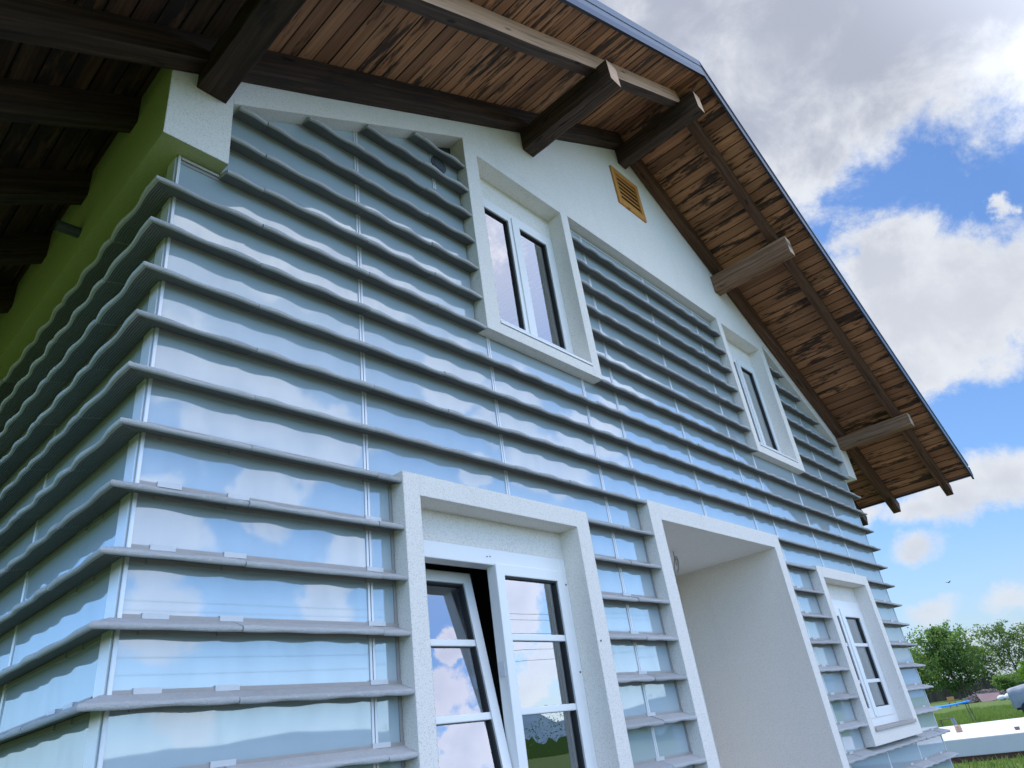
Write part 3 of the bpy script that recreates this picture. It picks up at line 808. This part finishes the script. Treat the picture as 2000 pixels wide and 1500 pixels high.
# pipe stub, clay pot, dropped can
s = MB('m'); s.tube([(0, 0, 0), (.02, .03, .3)], .055, 14); tag(s.build('pipe', 'pipe_pvc', None, loc=(24.9, 3.42, .495)), 'short dark grey pipe stub rising from the white platform', 'pipe')
s = MB('m'); prof = [(0, .075), (.03, .085), (.06, .078), (.09, .088), (.125, .08), (.155, .085), (.18, .06)]
s.tube([(0, 0, z) for z, r in prof], [r for z, r in prof], 16); tag(s.build('clay_jar', 'clay', None, smooth=True, loc=(23.15, 2.98, .495)), 'ribbed tan clay jar standing on the white platform', 'jar')
s = MB('m'); s.tube([(0, 0, 0), (0, 0, .07)], [.05, .062], 14, cap=False); s.tube([(0, 0, .003), (0, 0, .004)], .05, 14); tag(s.build('cup', 'debris', None, loc=(21.2, 1.25, .495)), 'small grey brown cup left on the white platform', 'cup')

# ---- blue table with thin legs
tb = empty('table', (39.6, 7.0, 0), math.radians(4)); tag(tb, 'table with a bright blue top on thin rusty legs in the grass', 'table')
s = MB('m')
n = 10
for i in range(n):
    x0, x1 = -.42, .42; y0 = -1.0 + 2.0 * i / n; y1 = y0 + 2.0 / n
    zf = lambda y: .93 - .035 * math.cos(y * 2.1) - .02 * y
    s.poly([(x0, y0, zf(y0)), (x1, y0, zf(y0) + .03), (x1, y1, zf(y1) + .03), (x0, y1, zf(y1))]); s.poly([(x0, y1, zf(y1) - .05), (x1, y1, zf(y1) - .02), (x1, y0, zf(y0) - .02), (x0, y0, zf(y0) - .05)])
    for x, e in ((x0, 0), (x1, .03)): s.poly([(x, y0, zf(y0) + e), (x, y1, zf(y1) + e), (x, y1, zf(y1) + e - .05), (x, y0, zf(y0) + e - .05)])
for y in (-1., 1.): s.poly([(-.42, y, zf(y)), (.42, y, zf(y) + .03), (.42, y, zf(y) - .02), (-.42, y, zf(y) - .05)])
s.build('table_top', 'table_blue', tb)
for x in (-.36, .36):
    for y in (-.85, .85):
        s = MB('m'); s.tube([(x, y, .87), (x * 1.25, y * 1.08, 0)], .018, 6); s.build('leg', 'leg_metal', tb)
for y in (-.87, .87):
    s = MB('m'); s.tube([(-.4, y, .45), (.4, y, .45)], .012, 6); s.build('crossbar', 'leg_metal', tb)
# ---- bench frame in front of it and wooden chair behind
bf = empty('stool', (36.0, 6.35, 0), .2); tag(bf, 'rusty metal stool frame in the grass before the blue table', 'stool')
for x in (-.18, .18):
    for y in (-.2, .2):
        s = MB('m'); s.tube([(x, y, .45), (x * 1.2, y * 1.25, 0)], .016, 6); s.build('leg', 'leg_metal', bf)
s = MB('m'); s.box(-.2, .2, -.24, .24, .44, .465); s.build('seat', 'leg_metal', bf, bevel=.004)
ch = empty('chair', (79.4, 15.95, 0), math.radians(8)); tag(ch, 'chair with an orange wooden back by the wood pile', 'chair')
s = MB('m'); s.box(-.24, .24, -.28, .28, .42, .46); s.build('seat', 'chair_wood', ch, bevel=.008)
s = MB('m'); s.beam((-.26, -.3, .56), (-.26, .3, .56), .03, .34); s.build('backrest', 'chair_wood', ch, bevel=.008)
for x in (-.22, .22):
    for y in (-.25, .25):
        s = MB('m'); s.tube([(x, y, .9 if x < 0 and 0 else .42), (x * 1.1, y * 1.1, 0)], .022, 6); s.build('leg', 'leg_metal', ch)
for y in (-.2, -.1, 0, .1, .2):
    s = MB('m'); s.tube([(-.25, y, .46), (-.26, y, .57)], .012, 5); s.build('spindle', 'leg_metal', ch)

# ---- wood pile, brown sheet, sacks
s = MB('m')
for i in range(620):
    a = random.uniform(0, 6.28); r = random.random() ** .6
    x, y = r * math.cos(a) * 1.3, r * math.sin(a) * 2.6 - .2 + .0
    z = .92 * (1 - r ** 1.4) * random.uniform(.55, 1.05) + .06
    d = Vector((random.gauss(0, .5), random.gauss(0, 1), random.gauss(0, .22))).normalized() * random.uniform(.3, .9)
    c = Vector((x, y, z)); s.tube([c - d * .5, c + d * .5], [random.uniform(.03, .07), random.uniform(.02, .05)], 5)
tag(s.build('wood_pile', 'branch_pile', None, loc=(87.2, 14.6, 0)), 'heap of cut branches and scrap wood beside the brown sheet', 'wood pile')
s = MB('m'); sh = [(.85, 1.28, .70), (-.6, .76, .0), (-.6, -1.18, .0), (.85, -.62, .62)]
nn = 8
P4 = [Vector(p_) for p_ in sh]
def bil(u_, v_): 
    p_ = P4[0].lerp(P4[3], u_).lerp(P4[1].lerp(P4[2], u_), v_); p_.z += .03 * math.sin(u_ * 7) * math.sin(v_ * 4); return p_
for i in range(nn):
    for j in range(nn):
        q = [bil(i / nn, j / nn), bil((i + 1) / nn, j / nn), bil((i + 1) / nn, (j + 1) / nn), bil(i / nn, (j + 1) / nn)]
        s.poly(q[::-1]); s.poly([p_ - Vector((0, 0, .03)) for p_ in q])
tag(s.build('board', 'brown_sheet', None, loc=(85.2, 13.82, .03)), 'large purple brown sheet leaning against the wood pile', 'board')
for i, (x, y, r, lb) in enumerate(((80.3, 11.3, .34, 'white sack of rubble nearest the grey tarpaulin'), (80.6, 12.05, .28, 'smaller white sack between the brown sheet and the tarpaulin'))):
    s = MB('m'); rows = []
    for a in range(7):
        th = math.pi * a / 6; rows.append([Vector((math.cos(b / 10 * 6.283) * math.sin(th) * r * (1 + .18 * mnoise.noise((b, a, i))), math.sin(b / 10 * 6.283) * math.sin(th) * r * 1.5 * (1 + .18 * mnoise.noise((b, a, i + 4))), r * .8 + math.cos(th) * r * .85)) for b in range(10)])
    for a in range(6):
        for b in range(10): s.poly([rows[a][b], rows[a + 1][b], rows[a + 1][(b + 1) % 10], rows[a][(b + 1) % 10]])
    tag(s.build('sack', 'sack', None, smooth=True, merge=True, loc=(x, y, 0)), lb, 'sack', 'sacks by the wood pile')

# ---- trailer under a grey tarpaulin
tr_ = empty('trailer', (41.6, 3.2, 0), 0.); tag(tr_, 'small trailer covered by a grey tarpaulin at the right edge', 'trailer')
s = MB('m'); nx, ny = 12, 16
def tarp(u_, v_):   # u around the section, v along y
    y = -1.5 + 2.85 * v_
    prof = [(-.80, .40), (-.88, .70), (-.88, 1.10), (-.78, 1.25), (0., 1.30), (.78, 1.25), (.88, 1.1), (.88, .7), (.80, .40)]
    f = u_ * 8; k = min(7, int(f)); w = f - k
    x = prof[k][0] * (1 - w) + prof[k + 1][0] * w; z = prof[k][1] * (1 - w) + prof[k + 1][1] * w
    z += .05 * math.sin(v_ * 9 + u_ * 3) * (1 if z > .9 else .4) - .04 * abs(v_ - .5); x += .05 * math.sin(v_ * 21 + u_ * 5) * math.sin(u_ * 9)
    return (x, y, z)
nu = 24
for i in range(nu):
    for j in range(ny): s.poly([tarp(i / nu, j / ny), tarp((i + 1) / nu, j / ny), tarp((i + 1) / nu, (j + 1) / ny), tarp(i / nu, (j + 1) / ny)][::-1])
for j in (0, 1):
    for i in range(nu // 2):
        q = [tarp(i / nu, j), tarp((i + 1) / nu, j), tarp(1 - (i + 1) / nu, j), tarp(1 - i / nu, j)]; s.poly(q if j == 0 else q[::-1])
s.build('tarpaulin', 'tarp', tr_, smooth=True, merge=True)
s = MB('m'); s.box(-.78, .78, -1.4, 1.25, .3, .5); s.build('body', 'rubber', tr_)
for x in (-.86, .86):
    for y in (.75,):
        s = MB('m'); s.tube([(x - .1, y, .3), (x + .1, y, .3)], .3, 20); w = s.build('wheel', 'rubber', tr_)
        s = MB('m'); s.tube([(x - .112, y, .3), (x + .112, y, .3)], .16, 16); s.build('rim', 'rim', w)

# ---- bird
bd = MB('m')
bd.tube([(-.02, -.13, 0), (-.01, -.05, .01), (0, .04, .01), (.0, .11, .02), (0, .14, .015)], [.004, .03, .035, .02, .004], 8)
for sg in (-1, 1): bd.poly([(sg * .02, -.04, .02), (sg * .02, .06, .02), (sg * .17, .05, .10), (sg * .27, -.02, .07), (sg * .14, -.05, .06)])
tag(bd.build('bird', 'bird', None, loc=(38.38, 4.6, 6.02)), 'small dark bird flying in the sky above the trees', 'bird').rotation_euler = (0, 0, 1.1); bpy.data.objects['bird'].scale = (.62, .62, .62)

# ---- power line on the viewer's side: seen only mirrored in the glass
pl = empty('power_line', (0, -27, 0)); tag(pl, 'overhead wires on wooden poles mirrored in the glass', 'power line')
for x in (-46, 62):
    s = MB('m'); s.tube([(x, 0, 0), (x, 0, 10.5)], [.14, .1], 8); s.tube([(x, -.9, 9.9), (x, .9, 9.9)], .05, 6); s.build('pole', 'bark', pl)
for k, (dy, z) in enumerate(((-.8, 10.0), (.8, 10.0), (0, 9.0), (.1, 8.0), (-.1, 7.4))):
    s = MB('m'); s.tube([(-46 + 108 * i / 24, dy, z - 1.3 * (1 - (2 * i / 24 - 1) ** 2)) for i in range(25)], .012, 5); s.build('wire', 'wire', pl)
# ---- distant wood on the viewer's side, one mass
s = MB('m')
wp = [(math.sin(math.radians(a)) * 172, math.cos(math.radians(a)) * 172, 3.2 + 2.6 * mnoise.noise((a * .25, 0, 0)) + 1.6 * mnoise.noise((a * 1.1, 2, 0)) + 1.0 * mnoise.noise((a * 4, 2, 0))) for a in [105 + 145 * i / 600 for i in range(601)]]
for i in range(600): s.poly([(wp[i][0], wp[i][1], 0), (wp[i + 1][0], wp[i + 1][1], 0), wp[i + 1], wp[i]], [(.05, 0)] * 4)
for i in range(24000):
    az = math.radians(random.uniform(105, 250)); d = random.uniform(150, 190); 
    hh = 7 + 4 * mnoise.noise((az * 14, 0, 0)) + 3 * mnoise.noise((az * 43, 2, 0))
    leaf(s, (math.sin(az) * d, math.cos(az) * d, random.uniform(0, max(2, hh)) ** 1.0), .20, random.random() * .35)
tag(s.build('distant_wood', 'leaf_dense'), 'far line of trees mirrored in the lower windows', 'wood', kind='stuff')

# ---- grass tufts where the lawn shows
s = MB('m')
def blade(x, y, hh):
    a = random.uniform(0, 6.28); w = hh * .07 + .006; lx, ly = random.gauss(0, .35) * hh, random.gauss(0, .35) * hh; tn = min(1, max(0, random.gauss(.5, .25)))
    s.poly([(x - math.cos(a) * w, y - math.sin(a) * w, 0), (x + math.cos(a) * w, y + math.sin(a) * w, 0), (x + lx, y + ly, hh)], [(tn, 0)] * 3)
for i in range(26000):
    d = random.uniform(0, 1) ** 1.3; x = 27.9 + 34 * d; y = x * random.uniform(.04, .22) + .5
    hh = .10 + .16 * max(0, mnoise.noise((x * .5, y * .7, 0)) + .45) * random.uniform(.5, 1.3)
    blade(x, y, hh)
for i in range(9000):
    x = random.uniform(11., 19.95); y = x * random.uniform(-.15, .22) - .5
    blade(x, y, .05 + .1 * random.random() ** 2)
tag(s.build('grass', 'grass_blade'), 'rough green grass around the white platform', 'grass', kind='stuff')

# ================================================================== SKY AND SUN
EL, AZ = math.radians(56), math.radians(14)       # azimuth from +y towards +x
w = bpy.data.worlds.new('World'); SC.world = w; w.use_nodes = True
w.node_tree.nodes.clear(); t = NT(w.node_tree)
sky = t.new('ShaderNodeTexSky', sky_type='NISHITA'); sky.sun_disc = False; sky.sun_elevation = EL; sky.sun_rotation = AZ
sky.air_density = 1.15; sky.dust_density = .8; sky.ozone_density = 2.
d = t.vmath('NORMALIZE', t.new('ShaderNodeTexCoord').outputs['Generated'])
sp = t.new('ShaderNodeSeparateXYZ'); t.put(sp.inputs[0], d); dz = sp.outputs[2]
skyc = t.mix(1., sky.outputs[0], (.93, 1.22, 1.62), 'MULTIPLY')
def pix(u, v, refl=False):
    q = ((u - 1000) / 1351.99, (v - 750) / 1351.99, 1.)
    x = Vector([sum(R_[r][i] * q[r] for r in range(3)) for i in range(3)]).normalized()
    if refl: x.y = -x.y
    return x
# cloud banks: directions in the sky (azimuth/elevation found from the photograph) and angular size
BL = [(1150, -120, .22, 1), (1340, -40, .22, 1), (1480, 230, .14, .9), (1500, 60, .20, 1), (1680, 90, .17, 1), (1860, 20, .16, 1), (2010, -10, .13, 1), (1590, 330, .075, .9), (1720, 230, .085, .85),
      (1730, 520, .07, .95), (1850, 520, .055, .8), (1760, 600, .10, 1), (1880, 600, .09, 1), (1780, 700, .075, .9), (1975, 560, .075, .9), (1975, 395, .02, .6),
      (1790, 1000, .035, .75), (1860, 970, .045, .8), (1960, 935, .05, .85), (1770, 1065, .03, .75), (1690, 1010, .03, .7), (1820, 1185, .03, .62), (1990, 1170, .028, .6), (1905, 1250, .03, .5), (2010, 1245, .03, .5)]
RF = [(350, 690, .09), (470, 790, .08), (620, 860, .07), (900, 730, .06), (330, 1035, .07), (680, 1075, .05), (330, 1170, .07), (640, 1150, .05), (1010, 790, .06), (1080, 900, .06), (1170, 830, .05), (1250, 700, .08), (520, 960, .045),
      (700, 520, .10), (500, 420, .12), (850, 420, .12), (350, 1400, .05), (1010, 1190, .05), (900, 1330, .05), (1040, 1320, .035), (1075, 1260, .03)]
wn_ = t.noise(d, 4.5, 8, .68, out=1); dw = t.vmath('ADD', d, t.vmath('SCALE', t.vmath('SUBTRACT', wn_, (.5, .5, .5)), .17))
dwf = t.vmath('MULTIPLY', t.mix(.5, d, dw), (1, 1, 2.1))
def pixt(u, v, tilt):
    q = pix(u, v); n = Vector((0, -math.cos(tilt), math.sin(tilt))); return q - 2 * q.dot(n) * n
DIRS = [pixt(860, 1340, .16), pixt(885, 1240, .16), pixt(905, 1450, .16)]
RF += [(-9999, 0, .05), (-9999, 1, .03), (-9999, 2, .04)]
f = None
for u, v, r, wt in [(a, b, c, e) for a, b, c, e in BL] + [(a, b, c, -.85) for a, b, c in RF]:
    flat = wt > 0 and v > 900
    dv = DIRS[v] if u < -5000 else pix(u, v, wt < 0)
    wt = abs(wt)
    dist = t.vmath('DISTANCE', dwf if flat else dw, (dv.x, dv.y, dv.z * 2.1) if flat else tuple(dv), out=1)
    if flat: r *= 1.55
    q = t.math('MULTIPLY', t.math('SUBTRACT', 1., t.math('DIVIDE', dist, r * 1.17)), wt)
    f = q if f is None else t.math('SMOOTH_MAX', f, q, .12)
cn1 = t.noise(d, 7.5, 12, .66, .25); cn2 = t.noise(t.mapping(d, (1, 1, 1.8)), 3.2, 7, .6)
back = t.math('MULTIPLY', t.math('SUBTRACT', cn2, .60), 2.2)             # scattered clouds elsewhere
side = t.step(sp.outputs[0], .35, .75, 1., 0.)                            # keep the visible east sky to the measured banks
f = t.math('MAXIMUM', f, t.math('SUBTRACT', back, t.math('SUBTRACT', .6, t.math('MULTIPLY', side, .6))))
dens = t.math('ADD', t.math('MULTIPLY', f, .85), t.math('MULTIPLY', t.math('SUBTRACT', cn1, .5), 1.25))
nside = t.step(sp.outputs[1], -.6, -.25, 1., 0.)
cov = t.mix(nside, t.step(dens, .09, .44), t.step(dens, .10, .30))
thick = t.step(t.math('ADD', f, t.math('MULTIPLY', t.math('SUBTRACT', t.noise(d, 8, 9, .62, .3), .5), 1.9)), .15, .9)
elev = t.step(dz, .40, .66)
shade = t.math('MULTIPLY', thick, t.math('MULTIPLY_ADD', elev, .55, .45))
cc = t.mix(shade, (.83, .86, .91), (.47, .505, .60))
haze = t.step(dz, -.02, .22, 1., 0.)
cc = t.mix(t.math('MULTIPLY', haze, .45), cc, (.66, .72, .86))
cc = t.mix(t.step(sp.outputs[1], -.6, -.25, .75, 0.), cc, t.mix(1., cc, (1.12, .96, .90), 'MULTIPLY'))
# sky gain added behind and left of the viewer to fill the shaded front
fill_gain = t.math('MAXIMUM', t.step(t.math('ADD', sp.outputs[1], t.math('MULTIPLY', dz, -.35)), -.62, -.22, 3.3, 1.), t.step(sp.outputs[0], -.55, -.12, 2.6, 1.))
STR = .11
base = t.mix(t.math('MULTIPLY', haze, .45), t.vmath('SCALE', skyc, STR), (.62, .71, .93))
# thin bright veil high up on the viewer's side
nmask = t.step(sp.outputs[1], -.6, -.2, 1., 0.)
veil = t.math('MULTIPLY', nmask, t.step(dz, .34, .76, .05, .84))
base = t.mix(veil, base, (.66, .68, .70))
warm = t.math('MULTIPLY', nmask, t.step(dz, .3, .75, .22, .95))
base = t.mix(warm, base, t.mix(1., base, (1.12, 1.0, .915), 'MULTIPLY'))
opq = t.math('MULTIPLY', t.math('SUBTRACT', .97, t.math('MULTIPLY', haze, .25)), t.step(sp.outputs[1], -.6, -.25, .62, 1.))
fin = t.mix(t.math('MULTIPLY', cov, opq), base, cc)
bg = t.new('ShaderNodeBackground'); t.put(bg.inputs[0], t.vmath('SCALE', fin, t.math('MULTIPLY', fill_gain, 1 / STR))); bg.inputs[1].default_value = STR
ow = t.new('ShaderNodeOutputWorld'); t.l.new(bg.outputs[0], ow.inputs[0])
sd = bpy.data.lights.new('sun', 'SUN'); sd.energy = 4.2; sd.angle = math.radians(.53); sd.color = (1, .95, .87)
so = bpy.data.objects.new('sun', sd); COL.objects.link(so)
so.rotation_euler = Vector((math.sin(AZ) * math.cos(EL), math.cos(AZ) * math.cos(EL), math.sin(EL))).to_track_quat('Z', 'Y').to_euler()

SC.render.engine = 'CYCLES'
SC.view_settings.view_transform = 'Standard'; SC.view_settings.look = 'None'; SC.view_settings.exposure = 0
SC.cycles.max_bounces = 8; SC.cycles.diffuse_bounces = 5; SC.cycles.glossy_bounces = 4; SC.cycles.transparent_max_bounces = 12
SC.cycles.caustics_reflective = False; SC.cycles.caustics_refractive = False
SC.cycles.use_denoising = True
bpy.context.view_layer.update()
